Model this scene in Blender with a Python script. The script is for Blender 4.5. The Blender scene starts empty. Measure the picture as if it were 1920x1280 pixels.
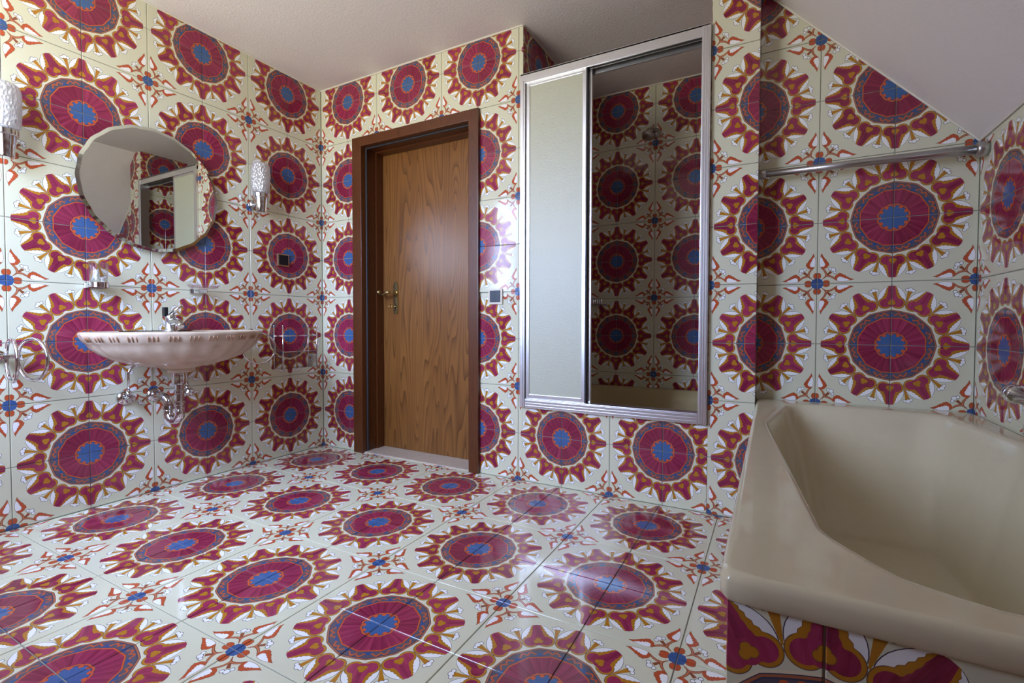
import bpy, bmesh, math, random
from mathutils import Vector, Matrix
random.seed(7)
scene = bpy.context.scene
COL = scene.collection
PI = math.pi

# ------------------------------------------------------------------ camera
cam_d = bpy.data.cameras.new('camera')
cam = bpy.data.objects.new('camera', cam_d); COL.objects.link(cam)
F_PX = 891.73
cam_d.sensor_width = 36.0
cam_d.lens = F_PX / 1920 * 36.0
cam_d.shift_x = -14.9 / 1920
cam_d.shift_y = -12.3 / 1920
cam_d.clip_start = 0.02
Rr = Vector((0.8829981, 0.46937119, 0.00224441))
Ru = Vector((-0.01417956, 0.02189498, 0.99965972))
Rf = Vector((-0.46916233, 0.88272946, -0.0259887))
cm = Matrix(((Rr.x, Ru.x, -Rf.x, 2.68662), (Rr.y, Ru.y, -Rf.y, -2.21359), (Rr.z, Ru.z, -Rf.z, 0.83620), (0, 0, 0, 1)))
cam.matrix_world = cm
scene.camera = cam

# ------------------------------------------------------------------ overcast sky, exposure
world = bpy.data.worlds.new('overcast_sky'); scene.world = world
world.use_nodes = True
wn = world.node_tree.nodes; wl = world.node_tree.links
for n in list(wn): wn.remove(n)
wo = wn.new('ShaderNodeOutputWorld'); wb = wn.new('ShaderNodeBackground')
wtc = wn.new('ShaderNodeTexCoord'); wsx = wn.new('ShaderNodeSeparateXYZ'); wr = wn.new('ShaderNodeMapRange')
wmx = wn.new('ShaderNodeMix'); wmx.data_type = 'RGBA'
wl.new(wtc.outputs['Generated'], wsx.inputs[0]); wl.new(wsx.outputs[2], wr.inputs[0])
wr.inputs[1].default_value = -0.06; wr.inputs[2].default_value = 0.03
wl.new(wr.outputs[0], wmx.inputs[0])
wov = wn.new('ShaderNodeMapRange'); wov.inputs[1].default_value = 0.0; wov.inputs[2].default_value = 1.0     # CIE overcast: brighter towards the zenith
wov.inputs[3].default_value = 0.72; wov.inputs[4].default_value = 1.45; wl.new(wsx.outputs[2], wov.inputs[0])
wmx.inputs[6].default_value = (0.62, 0.60, 0.52, 1)      # ground below the horizon
wmx.inputs[7].default_value = (0.53, 0.67, 1.03, 1)       # overcast sky
wml = wn.new('ShaderNodeMath'); wml.operation = 'MULTIPLY'; wl.new(wov.outputs[0], wml.inputs[0]); wml.inputs[1].default_value = 22.0
wl.new(wmx.outputs[2], wb.inputs[0]); wl.new(wml.outputs[0], wb.inputs[1])
wl.new(wb.outputs[0], wo.inputs[0])
vs = scene.view_settings
vs.view_transform = 'Standard'; vs.look = 'None'; vs.gamma = 1.0; vs.use_curve_mapping = False
vs.exposure = 0.52

# narrow window and wider window in the gable wall behind the camera, with a sky portal in each
YF = -2.34
WINS = [(0.03, 0.40, 1.12, 2.20), (0.48, 1.34, 0.95, 2.20)]
for (a0, a1, b0, b1) in WINS:
    pl = bpy.data.lights.new('sky_portal', 'AREA'); pl.shape = 'RECTANGLE'
    pl.size = a1 - a0; pl.size_y = b1 - b0; pl.cycles.is_portal = True
    po = bpy.data.objects.new('sky_portal', pl); COL.objects.link(po)
    po.location = ((a0 + a1) / 2, YF - 0.13, (b0 + b1) / 2); po.rotation_euler = (PI / 2, 0, 0)

# ------------------------------------------------------------------ material helpers
class NB:
    def __init__(s, name):
        s.mat = bpy.data.materials.new(name); s.mat.use_nodes = True
        s.t = s.mat.node_tree
        for n in list(s.t.nodes): s.t.nodes.remove(n)
    def n(s, typ): return s.t.nodes.new(typ)
    def put(s, sock, v):
        if hasattr(v, 'is_output'): s.t.links.new(v, sock)
        else: sock.default_value = v
    def m(s, op, a, b=None, c=None, clamp=False):
        n = s.n('ShaderNodeMath'); n.operation = op; n.use_clamp = clamp
        s.put(n.inputs[0], a)
        if b is not None: s.put(n.inputs[1], b)
        if c is not None: s.put(n.inputs[2], c)
        return n.outputs[0]
    def lt(s, a, b): return s.m('LESS_THAN', a, b)
    def gt(s, a, b): return s.m('GREATER_THAN', a, b)
    def mul(s, a, b): return s.m('MULTIPLY', a, b)
    def add(s, a, b): return s.m('ADD', a, b)
    def sub(s, a, b): return s.m('SUBTRACT', a, b)
    def mx(s, a, b): return s.m('MAXIMUM', a, b)
    def mn(s, a, b): return s.m('MINIMUM', a, b)
    def hyp(s, a, b):
        return s.m('SQRT', s.m('MULTIPLY_ADD', a, a, s.mul(b, b)))
    def circ(s, u, v, cu, cv):
        du = s.sub(u, cu) if cu else u
        dv = s.sub(v, cv) if cv else v
        return s.hyp(du, dv)
    def mix(s, f, a, b):
        n = s.n('ShaderNodeMix'); n.data_type = 'RGBA'
        s.put(n.inputs[0], f); s.put(n.inputs[6], a); s.put(n.inputs[7], b)
        return n.outputs[2]
    def curve(s, x, pts):
        n = s.n('ShaderNodeFloatCurve'); s.put(n.inputs[1], x)
        cv = n.mapping.curves[0]
        while len(cv.points) > 2: cv.points.remove(cv.points[1])
        cv.points[0].location = pts[0]; cv.points[1].location = pts[-1]
        for p in pts[1:-1]: cv.points.new(*p)
        for p in cv.points: p.handle_type = 'VECTOR'
        n.mapping.update()
        return n.outputs[0]
    def noise(s, vec, scale, detail=2, rough=0.5, dist=0.0):
        n = s.n('ShaderNodeTexNoise'); n.inputs['Scale'].default_value = scale
        n.inputs['Detail'].default_value = detail; n.inputs['Roughness'].default_value = rough
        n.inputs['Distortion'].default_value = dist
        if vec is not None: s.t.links.new(vec, n.inputs['Vector'])
        return n.outputs[0]
    def objco(s, scale=(1, 1, 1)):
        tc = s.n('ShaderNodeTexCoord'); mp = s.n('ShaderNodeMapping')
        mp.inputs['Scale'].default_value = scale
        s.t.links.new(tc.outputs['Object'], mp.inputs[0]); return mp.outputs[0]
    def bump(s, h, strength, dist):
        b = s.n('ShaderNodeBump'); b.inputs['Strength'].default_value = strength
        b.inputs['Distance'].default_value = dist; s.t.links.new(h, b.inputs['Height']); return b.outputs[0]
    def bsdf(s, color, rough, metal=0.0, normal=None, **kw):
        p = s.n('ShaderNodeBsdfPrincipled')
        s.put(p.inputs['Base Color'], color); s.put(p.inputs['Roughness'], rough)
        p.inputs['Metallic'].default_value = metal
        for k, v in kw.items(): s.put(p.inputs[k.replace('_', ' ')], v)
        if normal is not None: s.t.links.new(normal, p.inputs['Normal'])
        o = s.n('ShaderNodeOutputMaterial'); s.t.links.new(p.outputs[0], o.inputs[0]); return s.mat

def srgb(r, g, b):
    f = lambda c: (c / 12.92 if c <= 0.04045 else ((c + 0.055) / 1.055) ** 2.4)
    return (f(r / 255), f(g / 255), f(b / 255), 1.0)

def tile_material():
    """hand-painted medallion print: tile corner (0,0) is a medallion centre, corner (1,1) a small star"""
    k = NB('painted_tile')
    uv = k.n('ShaderNodeUVMap'); sp = k.n('ShaderNodeSeparateXYZ'); k.t.links.new(uv.outputs[0], sp.inputs[0])
    x = k.m('PINGPONG', sp.outputs[0], 1.0); y = k.m('PINGPONG', sp.outputs[1], 1.0)
    rnd = k.n('ShaderNodeObjectInfo').outputs['Random']
    CREAM = srgb(213, 212, 186); WHITE = srgb(240, 241, 240); OCHRE = srgb(180, 122, 36); LINE = srgb(78, 66, 76)
    ORANGE = srgb(203, 92, 48); BLUE = srgb(54, 82, 132); NAVY = srgb(66, 68, 88); PALE = srgb(226, 216, 186)
    r = k.hyp(x, y); th = k.m('ARCTAN2', y, x)
    # ---- magenta with brush streaks
    cv = k.n('ShaderNodeCombineXYZ'); k.put(cv.inputs[0], k.mul(th, 9.0)); k.put(cv.inputs[1], k.mul(r, 1.6)); k.put(cv.inputs[2], k.mul(rnd, 40.0))
    streak = k.noise(cv.outputs[0], 2.2, 2, 0.6)
    tone = k.m('MULTIPLY_ADD', streak, 0.9, k.m('MULTIPLY_ADD', rnd, 0.35, -0.22), clamp=True)
    mag = k.mix(tone, srgb(112, 25, 48), srgb(186, 70, 108))
    # ---- petals (12), local axes u outwards, v across
    a = k.m('MULTIPLY', k.m('ABSOLUTE', k.sub(k.m('FRACT', k.m('MULTIPLY_ADD', th, 6 / PI, 0.5)), 0.5)), PI / 6)
    u = k.mul(r, k.m('COSINE', a)); v = k.mul(r, k.m('SINE', a))
    un = k.m('MULTIPLY_ADD', u, 2.5, -1.4)                      # u .56 .. .96  ->  0 .. 1
    v5 = k.mul(v, 5.0)
    U = lambda q: (q - 0.56) / 0.4
    wing = [(0, 0), (U(.683), 0), (U(.69), .88), (U(.72), .905), (U(.755), .90), (U(.79), .865), (U(.825), .79), (U(.86), .68), (U(.89), .55), (U(.912), .42), (U(.928), .28), (U(.938), 0), (1, 0)]
    def scal(pts, n, amp):
        out = []
        for (p, q) in zip(pts, pts[1:]):
            for i in range(n):
                f = i / n
                out.append((p[0] + (q[0] - p[0]) * f, max(0, p[1] + (q[1] - p[1]) * f + (amp if i % 2 else -amp * .2))))
        return out + [pts[-1]]
    och = [(0, 0), (U(.64), .0), (U(.655), .6)] + scal([(U(.675), .80), (U(.70), .80), (U(.722), .70), (U(.75), .58), (U(.79), .475), (U(.835), .395), (U(.88), .335), (U(.91), .29)], 2, .035) + [(U(.931), .24), (U(.938), 0), (1, 0)]
    body = [(0, 0), (U(.60), 0), (U(.62), .42)] + scal([(U(.65), .68), (U(.685), .64), (U(.71), .53), (U(.74), .415), (U(.78), .335), (U(.83), .285), (U(.89), .26)], 2, .02) + [(U(.931), .225), (U(.938), 0), (1, 0)]
    col = CREAM
    # florets between the petals
    b = k.sub(PI / 12, a)
    u2 = k.mul(r, k.m('COSINE', b)); v2 = k.mul(r, k.m('SINE', b))
    stem = k.lt(v2, k.m('MULTIPLY_ADD', u2, 0.14, -0.0915))
    stem = k.mul(stem, k.mul(k.gt(u2, 0.69), k.lt(u2, 0.87)))
    col = k.mix(stem, col, OCHRE)
    cl = k.mn(k.sub(k.circ(u2, v2, .896, 0), .033), k.sub(k.circ(u2, v2, .884, .042), .025))
    col = k.mix(k.lt(cl, 0.0), col, LINE)
    col = k.mix(k.lt(cl, -0.0055), col, WHITE)
    wv = k.sub(k.curve(un, wing), .006)
    col = k.mix(k.lt(v5, wv), col, LINE)
    col = k.mix(k.lt(v5, k.sub(wv, .028)), col, WHITE)
    lobe = k.circ(u, v, .664, .083)
    col = k.mix(k.lt(lobe, .0915), col, LINE)
    ov = k.curve(un, och)
    col = k.mix(k.mx(k.lt(v5, k.m('MULTIPLY_ADD', ov, 1.04, -.004)), k.lt(lobe, .0885)), col, srgb(132, 92, 44))
    col = k.mix(k.mx(k.lt(v5, k.sub(ov, .004)), k.lt(lobe, .086)), col, OCHRE)
    bv = k.m('MULTIPLY_ADD', k.curve(un, body), .90, -.006)
    col = k.mix(k.mx(k.lt(v5, bv), k.lt(lobe, .066)), col, mag)
    club = k.mn(k.circ(u, v, .692, 0), k.circ(u, v, .664, .021))
    col = k.mix(k.lt(club, .031), col, srgb(118, 84, 44))
    col = k.mix(k.lt(club, .0275), col, OCHRE)
    dark_tip = k.mul(k.lt(v5, k.mul(bv, .35)), k.gt(u, .74))
    col = k.mix(k.mul(dark_tip, .35), col, srgb(96, 24, 56))
    # ---- ring with twelve cusps
    an = k.mul(a, 12 / PI)                                       # 0 on a petal axis, 1 between petals
    q = k.sub(1.0, an)
    R1 = k.m('MULTIPLY_ADD', k.mul(q, q), .013, .549)
    col = k.mix(k.lt(r, k.add(R1, .016)), col, PALE)
    col = k.mix(k.lt(r, R1), col, NAVY)
    col = k.mix(k.lt(r, k.sub(R1, .006)), col, srgb(172, 104, 72))
    col = k.mix(k.lt(r, k.sub(R1, .020)), col, NAVY)
    col = k.mix(k.lt(r, k.sub(R1, .030)), col, srgb(88, 84, 98))
    ringw = k.m('MULTIPLY_ADD', k.m('SINE', k.mul(an, PI * 2.2)), -.022, .487)
    scr = k.m('ABSOLUTE', k.sub(r, ringw))
    inr = k.lt(r, k.sub(R1, .032))
    col = k.mix(k.mul(inr, k.lt(scr, .012)), col, srgb(188, 92, 54))
    tri = k.lt(v, k.m('MULTIPLY_ADD', u, -1.1, .546))
    col = k.mix(k.mul(tri, k.mul(inr, k.gt(u, .445))), col, BLUE)
    # ---- pleated disc
    e = k.mul(u, 1.0)
    col = k.mix(k.lt(e, .437), col, LINE)
    col = k.mix(k.lt(e, .433), col, ORANGE)
    seg = k.mul(th, 12 / PI); wnz = k.n('ShaderNodeTexWhiteNoise'); wnz.noise_dimensions = '2D'
    cw = k.n('ShaderNodeCombineXYZ'); k.put(cw.inputs[0], k.m('FLOOR', seg)); k.put(cw.inputs[1], k.mul(rnd, 17.0)); k.t.links.new(cw.outputs[0], wnz.inputs[0])
    pleat = k.m('MULTIPLY_ADD', k.m('FRACT', seg), .60, k.m('MULTIPLY_ADD', wnz.outputs[0], .40, -.12), clamp=True)
    disc = k.mix(k.mul(pleat, .75), mag, srgb(94, 20, 44))
    col = k.mix(k.lt(e, .419), col, disc)
    # ---- blue heart of the medallion
    pc = k.m('ABSOLUTE', k.sub(k.m('FRACT', k.mul(th, 6 / PI)), .5))
    col = k.mix(k.lt(r, k.m('MULTIPLY_ADD', pc, -.022, .220)), col, LINE)
    col = k.mix(k.lt(r, k.m('MULTIPLY_ADD', pc, -.022, .215)), col, ORANGE)
    col = k.mix(k.lt(r, k.m('MULTIPLY_ADD', pc, -.012, .194)), col, srgb(92, 62, 84))
    col = k.mix(k.lt(k.m('ABSOLUTE', k.sub(r, .172)), k.m('MULTIPLY_ADD', pc, .06, -.008)), col, ORANGE)
    bl = k.mix(streak, srgb(44, 76, 128), srgb(78, 114, 166))
    col = k.mix(k.lt(r, k.m('MULTIPLY_ADD', pc, -.085, .190)), col, bl)
    # ---- corner star: p,q from the far corner, folded on the diagonal
    p = k.sub(1.0, x); qq = k.sub(1.0, y)
    s = k.mx(p, qq); t = k.mn(p, qq); t5 = k.mul(t, 5.0)
    d = k.mul(k.sub(s, t), .70711); dg = k.mul(k.add(s, t), .70711)
    dst = k.mul(k.lt(d, k.m('MULTIPLY_ADD', dg, .10, -.006)), k.mul(k.gt(dg, .10), k.lt(dg, .275)))
    RED = srgb(186, 84, 48); REDD = srgb(140, 78, 52)
    col = k.mix(dst, col, REDD)
    c2 = k.mn(k.sub(k.circ(dg, d, .318, 0), .034), k.sub(k.circ(dg, d, .300, .045), .025))
    col = k.mix(k.lt(c2, 0.0), col, LINE); col = k.mix(k.lt(c2, -.006), col, WHITE)
    S2 = lambda w: w / .56
    sn = k.m('MULTIPLY', s, 1 / .56)
    stm = k.curve(sn, [(0, 0), (S2(.10), .0), (S2(.105), .60), (S2(.14), .64), (S2(.18), .60), (S2(.22), .49), (S2(.26), .33), (S2(.29), .25), (S2(.30), 0), (1, 0)])
    sd = k.m('ABSOLUTE', k.sub(t5, stm))
    son = k.gt(stm, .24)
    col = k.mix(k.mul(son, k.lt(sd, .085)), col, REDD)
    col = k.mix(k.mul(son, k.lt(sd, .035)), col, srgb(196, 120, 84))
    hi = k.curve(sn, [(0, 0), (S2(.238), 0), (S2(.242), .44), (S2(.25), .58), (S2(.265), .70), (S2(.285), .75), (S2(.305), .84), (S2(.325), .80), (S2(.345), .78), (S2(.365), .68), (S2(.385), .65), (S2(.41), .54), (S2(.44), .44), (S2(.47), .36), (S2(.505), .29), (S2(.515), 0), (1, 0)])
    lo = k.curve(sn, [(0, .3), (S2(.238), .36), (S2(.27), .30), (S2(.275), .21), (S2(.30), .15), (S2(.35), .12), (S2(.40), .135), (S2(.45), .20), (S2(.49), .26), (S2(.515), .27), (1, .27)])
    wh = k.curve(sn, [(0, 0), (S2(.276), 0), (S2(.280), .40), (S2(.29), .52), (S2(.30), .49), (S2(.315), .56), (S2(.325), .51), (S2(.34), .52), (S2(.35), .45), (S2(.37), .46), (S2(.38), .38), (S2(.40), .38), (S2(.43), .29), (S2(.455), .22), (S2(.46), 0), (1, 0)])
    above = k.gt(t5, lo)
    col = k.mix(k.mul(above, k.lt(t5, hi)), col, REDD)
    col = k.mix(k.mul(k.gt(t5, k.add(lo, .03)), k.lt(t5, k.sub(hi, .03))), col, RED)
    col = k.mix(k.mul(k.gt(t5, k.add(lo, .02)), k.lt(t5, wh)), col, WHITE)
    hrt = k.hyp(k.mul(k.sub(s, .128), .72), k.sub(t, .020))
    col = k.mix(k.lt(hrt, .036), col, REDD); col = k.mix(k.lt(hrt, .030), col, RED)
    col = k.mix(k.lt(k.m('MULTIPLY_ADD', t, .35, s), .092), col, k.mix(streak, srgb(44, 72, 124), srgb(72, 104, 156)))
    return k.bsdf(col, 0.11, IOR=1.5)

def M_plain(name, c, rough, metal=0.0, **kw):
    k = NB(name); nz = k.noise(k.objco(), 30.0, 2)
    cc = tuple(q * .93 for q in c[:3]) + (1,)
    return k.bsdf(k.mix(nz, cc, c), rough, metal, **kw)

MAT = {}
MAT['tile'] = tile_material()
MAT['grout'] = M_plain('grout', srgb(146, 145, 133), .9)
def plaster(name, c):
    k = NB(name); co = k.objco(); nz = k.noise(co, 140.0, 3, .6)
    return k.bsdf(k.mix(nz, tuple(q * .94 for q in c[:3]) + (1,), c), .95, normal=k.bump(nz, .5, .004))
MAT['plaster'] = plaster('ceiling_plaster', srgb(232, 227, 222))
MAT['caulk'] = M_plain('white_caulk', srgb(226, 220, 206), .6)
MAT['chrome'] = M_plain('chrome', (.72, .73, .75, 1), .09, 1.0)
MAT['steel'] = M_plain('brushed_steel', (.50, .50, .50, 1), .28, 1.0)
MAT['alu'] = M_plain('anodised_aluminium', (.86, .86, .87, 1), .32, 1.0)
MAT['alu_dark'] = M_plain('shadow_gap_rubber', srgb(40, 42, 48), .6)
MAT['brass'] = M_plain('aged_brass', (.55, .43, .20, 1), .25, 1.0)
MAT['gold'] = M_plain('gold_trim', (.80, .66, .42, 1), .3, 1.0)
MAT['black'] = M_plain('black_plastic', srgb(24, 26, 30), .25)
MAT['bluegrey'] = M_plain('dark_rocker', srgb(38, 48, 62), .35)
MAT['ivory'] = M_plain('ivory_plastic', srgb(226, 216, 196), .4)
MAT['enamel'] = M_plain('cream_enamel', srgb(212, 203, 172), .07, IOR=1.5)
MAT['tray'] = M_plain('cream_tray_enamel', srgb(196, 180, 134), .18, IOR=1.5)
MAT['porcelain'] = M_plain('pinkish_porcelain', srgb(210, 190, 168), .16, IOR=1.5)
MAT['porcelain_brown'] = M_plain('tan_glaze_strokes', srgb(176, 136, 108), .2)
MAT['pvc'] = M_plain('white_window_paint', srgb(238, 238, 234), .4)
MAT['grey_metal'] = M_plain('satin_grey_tap', (.62, .63, .64, 1), .2, 1.0)
def stone():
    k = NB('pale_marble'); co = k.objco((6, 14, 6)); nz = k.noise(co, 5.0, 4, .6, 1.0)
    return k.bsdf(k.mix(nz, srgb(166, 146, 128), srgb(216, 204, 188)), .35)
MAT['stone'] = stone()
def wood(name, c0, c1, c2, sx, sz, rough):
    k = NB(name); tc = k.n('ShaderNodeTexCoord'); mp = k.n('ShaderNodeMapping'); mp.inputs['Scale'].default_value = (sx, sx, sz)
    k.t.links.new(tc.outputs['Object'], mp.inputs[0])
    big = k.noise(mp.outputs[0], 1.0, 2, .45, .25)
    ring = k.m('FRACT', k.mul(big, 26.0))
    ring = k.m('POWER', ring, 3.0)
    mp2 = k.n('ShaderNodeMapping'); mp2.inputs['Scale'].default_value = (260, 260, 5)
    k.t.links.new(tc.outputs['Object'], mp2.inputs[0])
    fib = k.noise(mp2.outputs[0], 1.0, 2, .6)
    mp3 = k.n('ShaderNodeMapping'); mp3.inputs['Scale'].default_value = (5, 5, .4)
    k.t.links.new(tc.outputs['Object'], mp3.inputs[0])
    brd = k.noise(mp3.outputs[0], 1.0, 1, .5)
    col = k.mix(brd, c0, c1)
    col = k.mix(k.mul(ring, .75), col, c2)
    dark = k.m('MULTIPLY_ADD', fib, 1.6, -.65, clamp=True)
    col = k.mix(k.mul(dark, .5), col, c2)
    return k.bsdf(col, rough, normal=k.bump(fib, .15, .001))
MAT['oak'] = wood('oak_veneer', srgb(120, 76, 34), srgb(146, 98, 48), srgb(72, 40, 16), 5.5, .42, .33)
MAT['frame_wood'] = wood('stained_frame_wood', srgb(84, 44, 16), srgb(104, 56, 22), srgb(56, 26, 10), 22, .9, .35)
def glass(name, tint=(1, 1, 1, 1), rough=0.0, bump=None, ior=1.45):
    k = NB(name); nrm = None
    if bump:
        v = k.n('ShaderNodeTexVoronoi'); v.inputs['Scale'].default_value = bump[0]; k.t.links.new(k.objco(), v.inputs['Vector'])
        nrm = k.bump(v.outputs[0], bump[1], bump[2])
    return k.bsdf(tint, rough, normal=nrm, Transmission_Weight=1.0, IOR=ior)
def thin_glass(name, tint, refl):
    k = NB(name); tr = k.n('ShaderNodeBsdfTransparent'); tr.inputs[0].default_value = tint
    gl = k.n('ShaderNodeBsdfGlossy'); gl.inputs['Roughness'].default_value = .02
    lw_ = k.n('ShaderNodeLayerWeight'); lw_.inputs[0].default_value = .5
    fac = k.m('MULTIPLY_ADD', k.m('POWER', lw_.outputs['Facing'], 4.0), .6, refl)
    m = k.n('ShaderNodeMixShader'); k.t.links.new(fac, m.inputs[0]); k.t.links.new(tr.outputs[0], m.inputs[1]); k.t.links.new(gl.outputs[0], m.inputs[2])
    o = k.n('ShaderNodeOutputMaterial'); k.t.links.new(m.outputs[0], o.inputs[0]); return k.mat
MAT['glass'] = thin_glass('clear_glass', (.97, .975, .98, 1), .06)
MAT['pane'] = thin_glass('window_glass', (.98, .985, .985, 1), .04)
MAT['acrylic'] = thin_glass('clear_acrylic', (.90, .90, .90, 1), .06)
MAT['pinkglass'] = thin_glass('rosy_clear_acrylic', (.95, .90, .93, 1), .06)
def crystal():
    k = NB('ice_crystal_glass')
    v = k.n('ShaderNodeTexVoronoi'); v.inputs['Scale'].default_value = 120; k.t.links.new(k.objco((1, 1, .5)), v.inputs['Vector'])
    nrm = k.bump(v.outputs[0], 1.0, .006)
    d = k.n('ShaderNodeBsdfDiffuse'); d.inputs[0].default_value = (.88, .88, .88, 1)
    tl_ = k.n('ShaderNodeBsdfTranslucent'); tl_.inputs[0].default_value = (.9, .9, .9, 1)
    gl = k.n('ShaderNodeBsdfGlossy'); gl.inputs['Roughness'].default_value = .08
    tr = k.n('ShaderNodeBsdfTransparent')
    for q in (d, tl_, gl): k.t.links.new(nrm, q.inputs['Normal'])
    def ms(f, a, b):
        m = k.n('ShaderNodeMixShader'); m.inputs[0].default_value = f; k.t.links.new(a, m.inputs[1]); k.t.links.new(b, m.inputs[2]); return m.outputs[0]
    r_ = ms(.30, ms(.35, ms(.5, d.outputs[0], tl_.outputs[0]), tr.outputs[0]), gl.outputs[0])
    o = k.n('ShaderNodeOutputMaterial'); k.t.links.new(r_, o.inputs[0]); return k.mat
MAT['crystal'] = crystal()
def frosted():
    k = NB('frosted_shower_glass')
    nz = k.noise(k.objco(), 260.0, 2, .6); nrm = k.bump(nz, .6, .002)
    d = k.n('ShaderNodeBsdfDiffuse'); d.inputs[0].default_value = srgb(190, 191, 168)
    tr = k.n('ShaderNodeBsdfTranslucent'); tr.inputs[0].default_value = srgb(190, 196, 180)
    gl = k.n('ShaderNodeBsdfGlossy'); gl.inputs['Roughness'].default_value = .35
    for q in (d, tr, gl): k.t.links.new(nrm, q.inputs['Normal'])
    m1 = k.n('ShaderNodeMixShader'); m1.inputs[0].default_value = .04; k.t.links.new(d.outputs[0], m1.inputs[1]); k.t.links.new(tr.outputs[0], m1.inputs[2])
    m2 = k.n('ShaderNodeMixShader'); m2.inputs[0].default_value = .08; k.t.links.new(m1.outputs[0], m2.inputs[1]); k.t.links.new(gl.outputs[0], m2.inputs[2])
    o = k.n('ShaderNodeOutputMaterial'); k.t.links.new(m2.outputs[0], o.inputs[0]); return k.mat
MAT['frosted'] = frosted()
MAT['mirror'] = M_plain('silvered_glass', (.86, .89, .85, 1), .0, 1.0)
MAT['mirror_edge'] = M_plain('bevelled_glass_edge', (.70, .76, .70, 1), .03, 1.0)
MAT['mirror_side'] = M_plain('dark_mirror_edge', srgb(38, 46, 36), .2)

# ------------------------------------------------------------------ mesh helpers
OFF = {}
def link_mesh(name, me, parent=None, mat=None, smooth=False):
    o = bpy.data.objects.new(name, me); COL.objects.link(o)
    if mat: me.materials.append(MAT[mat])
    if parent is not None: o.parent = parent
    if smooth:
        me.polygons.foreach_set('use_smooth', [True] * len(me.polygons))
    return o
def off_of(parent): return OFF.get(parent.name, Vector((0, 0, 0))) if parent is not None else Vector((0, 0, 0))
def build(name, parts, mat, parent=None, smooth=False, loc=None, auto=None):
    """parts: list of (verts, faces) in world coordinates, joined into one mesh object"""
    off = Vector(loc) if loc is not None else off_of(parent)
    V, Fc = [], []
    for (v, f) in parts:
        b = len(V); V += [tuple(Vector(p) - off) for p in v]; Fc += [tuple(i + b for i in q) for q in f]
    me = bpy.data.meshes.new(name); me.from_pydata(V, [], Fc); me.update()
    bm = bmesh.new(); bm.from_mesh(me); bmesh.ops.recalc_face_normals(bm, faces=bm.faces[:]); bm.to_mesh(me); bm.free()
    o = link_mesh(name, me, parent, mat, smooth)
    if loc is not None: o.location = off
    OFF[o.name] = off
    if smooth and auto:
        bm = bmesh.new(); bm.from_mesh(me)
        for e in bm.edges:
            if len(e.link_faces) == 2 and e.calc_face_angle(0) > math.radians(auto): e.smooth = False
        bm.to_mesh(me); bm.free()
    return o
def tag(o, label, cat, group=None):
    o['label'] = label; o['category'] = cat
    if group: o['group'] = group
    return o
def struct(o): o['kind'] = 'structure'; return o
def thing(name, label, cat, loc, group=None):
    o = bpy.data.objects.new(name, None); COL.objects.link(o); o.location = loc
    o.empty_display_size = .05; OFF[o.name] = Vector(loc); return tag(o, label, cat, group)
def box(x0, x1, y0, y1, z0, z1, bev=0.0):
    if bev <= 0:
        v = [(x0, y0, z0), (x1, y0, z0), (x1, y1, z0), (x0, y1, z0), (x0, y0, z1), (x1, y0, z1), (x1, y1, z1), (x0, y1, z1)]
        return v, [(0, 3, 2, 1), (4, 5, 6, 7), (0, 1, 5, 4), (1, 2, 6, 5), (2, 3, 7, 6), (3, 0, 4, 7)]
    bm = bmesh.new(); bmesh.ops.create_cube(bm, size=1.0)
    for q in bm.verts: q.co = Vector(((x0 + x1) / 2 + q.co.x * (x1 - x0), (y0 + y1) / 2 + q.co.y * (y1 - y0), (z0 + z1) / 2 + q.co.z * (z1 - z0)))
    bmesh.ops.bevel(bm, geom=bm.edges[:], offset=bev, segments=2, affect='EDGES', profile=.7)
    bm.verts.index_update()
    r = [tuple(q.co) for q in bm.verts], [tuple(w.index for w in f.verts) for f in bm.faces]
    bm.free(); return r
def tube(pts, rad, seg=12, cap=True, closed=False):
    pts = [Vector(p) for p in pts]; n = len(pts)
    rads = rad if isinstance(rad, (list, tuple)) else [rad] * n
    V, Fc = [], []; prev = None
    for i, p in enumerate(pts):
        if closed: d = (pts[(i + 1) % n] - pts[i - 1])
        else: d = pts[min(i + 1, n - 1)] - pts[max(i - 1, 0)]
        d.normalize()
        if prev is None:
            up = Vector((0, 0, 1)) if abs(d.z) < .9 else Vector((1, 0, 0))
            nx = d.cross(up).normalized()
        else:
            nx = (prev - d * prev.dot(d)).normalized()
        prev = nx; ny = d.cross(nx)
        for j in range(seg):
            a = 2 * PI * j / seg
            V.append(tuple(p + (nx * math.cos(a) + ny * math.sin(a)) * rads[i]))
    m = n if closed else n - 1
    for i in range(m):
        i2 = (i + 1) % n
        for j in range(seg):
            j2 = (j + 1) % seg
            Fc.append((i * seg + j, i * seg + j2, i2 * seg + j2, i2 * seg + j))
    if cap and not closed:
        Fc.append(tuple(range(seg - 1, -1, -1))); Fc.append(tuple(range((n - 1) * seg, n * seg)))
    return V, Fc
def lathe(c, prof, seg=24, axis='z'):
    """prof: list of (radius, height) along the axis from point c"""
    c = Vector(c); V, Fc = [], []
    ax = {'z': Vector((0, 0, 1)), 'x': Vector((1, 0, 0)), 'y': Vector((0, 1, 0))}[axis] if isinstance(axis, str) else Vector(axis).normalized()
    e1 = ax.orthogonal().normalized(); e2 = ax.cross(e1)
    n = len(prof)
    for (r, h) in prof:
        for j in range(seg):
            a = 2 * PI * j / seg
            V.append(tuple(c + ax * h + (e1 * math.cos(a) + e2 * math.sin(a)) * max(r, 1e-5)))
    for i in range(n - 1):
        for j in range(seg):
            j2 = (j + 1) % seg
            Fc.append((i * seg + j, i * seg + j2, (i + 1) * seg + j2, (i + 1) * seg + j))
    if prof[0][0] > 1e-4: Fc.append(tuple(range(seg)))
    if prof[-1][0] > 1e-4: Fc.append(tuple(range((n - 1) * seg, n * seg)))
    return V, Fc
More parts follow.
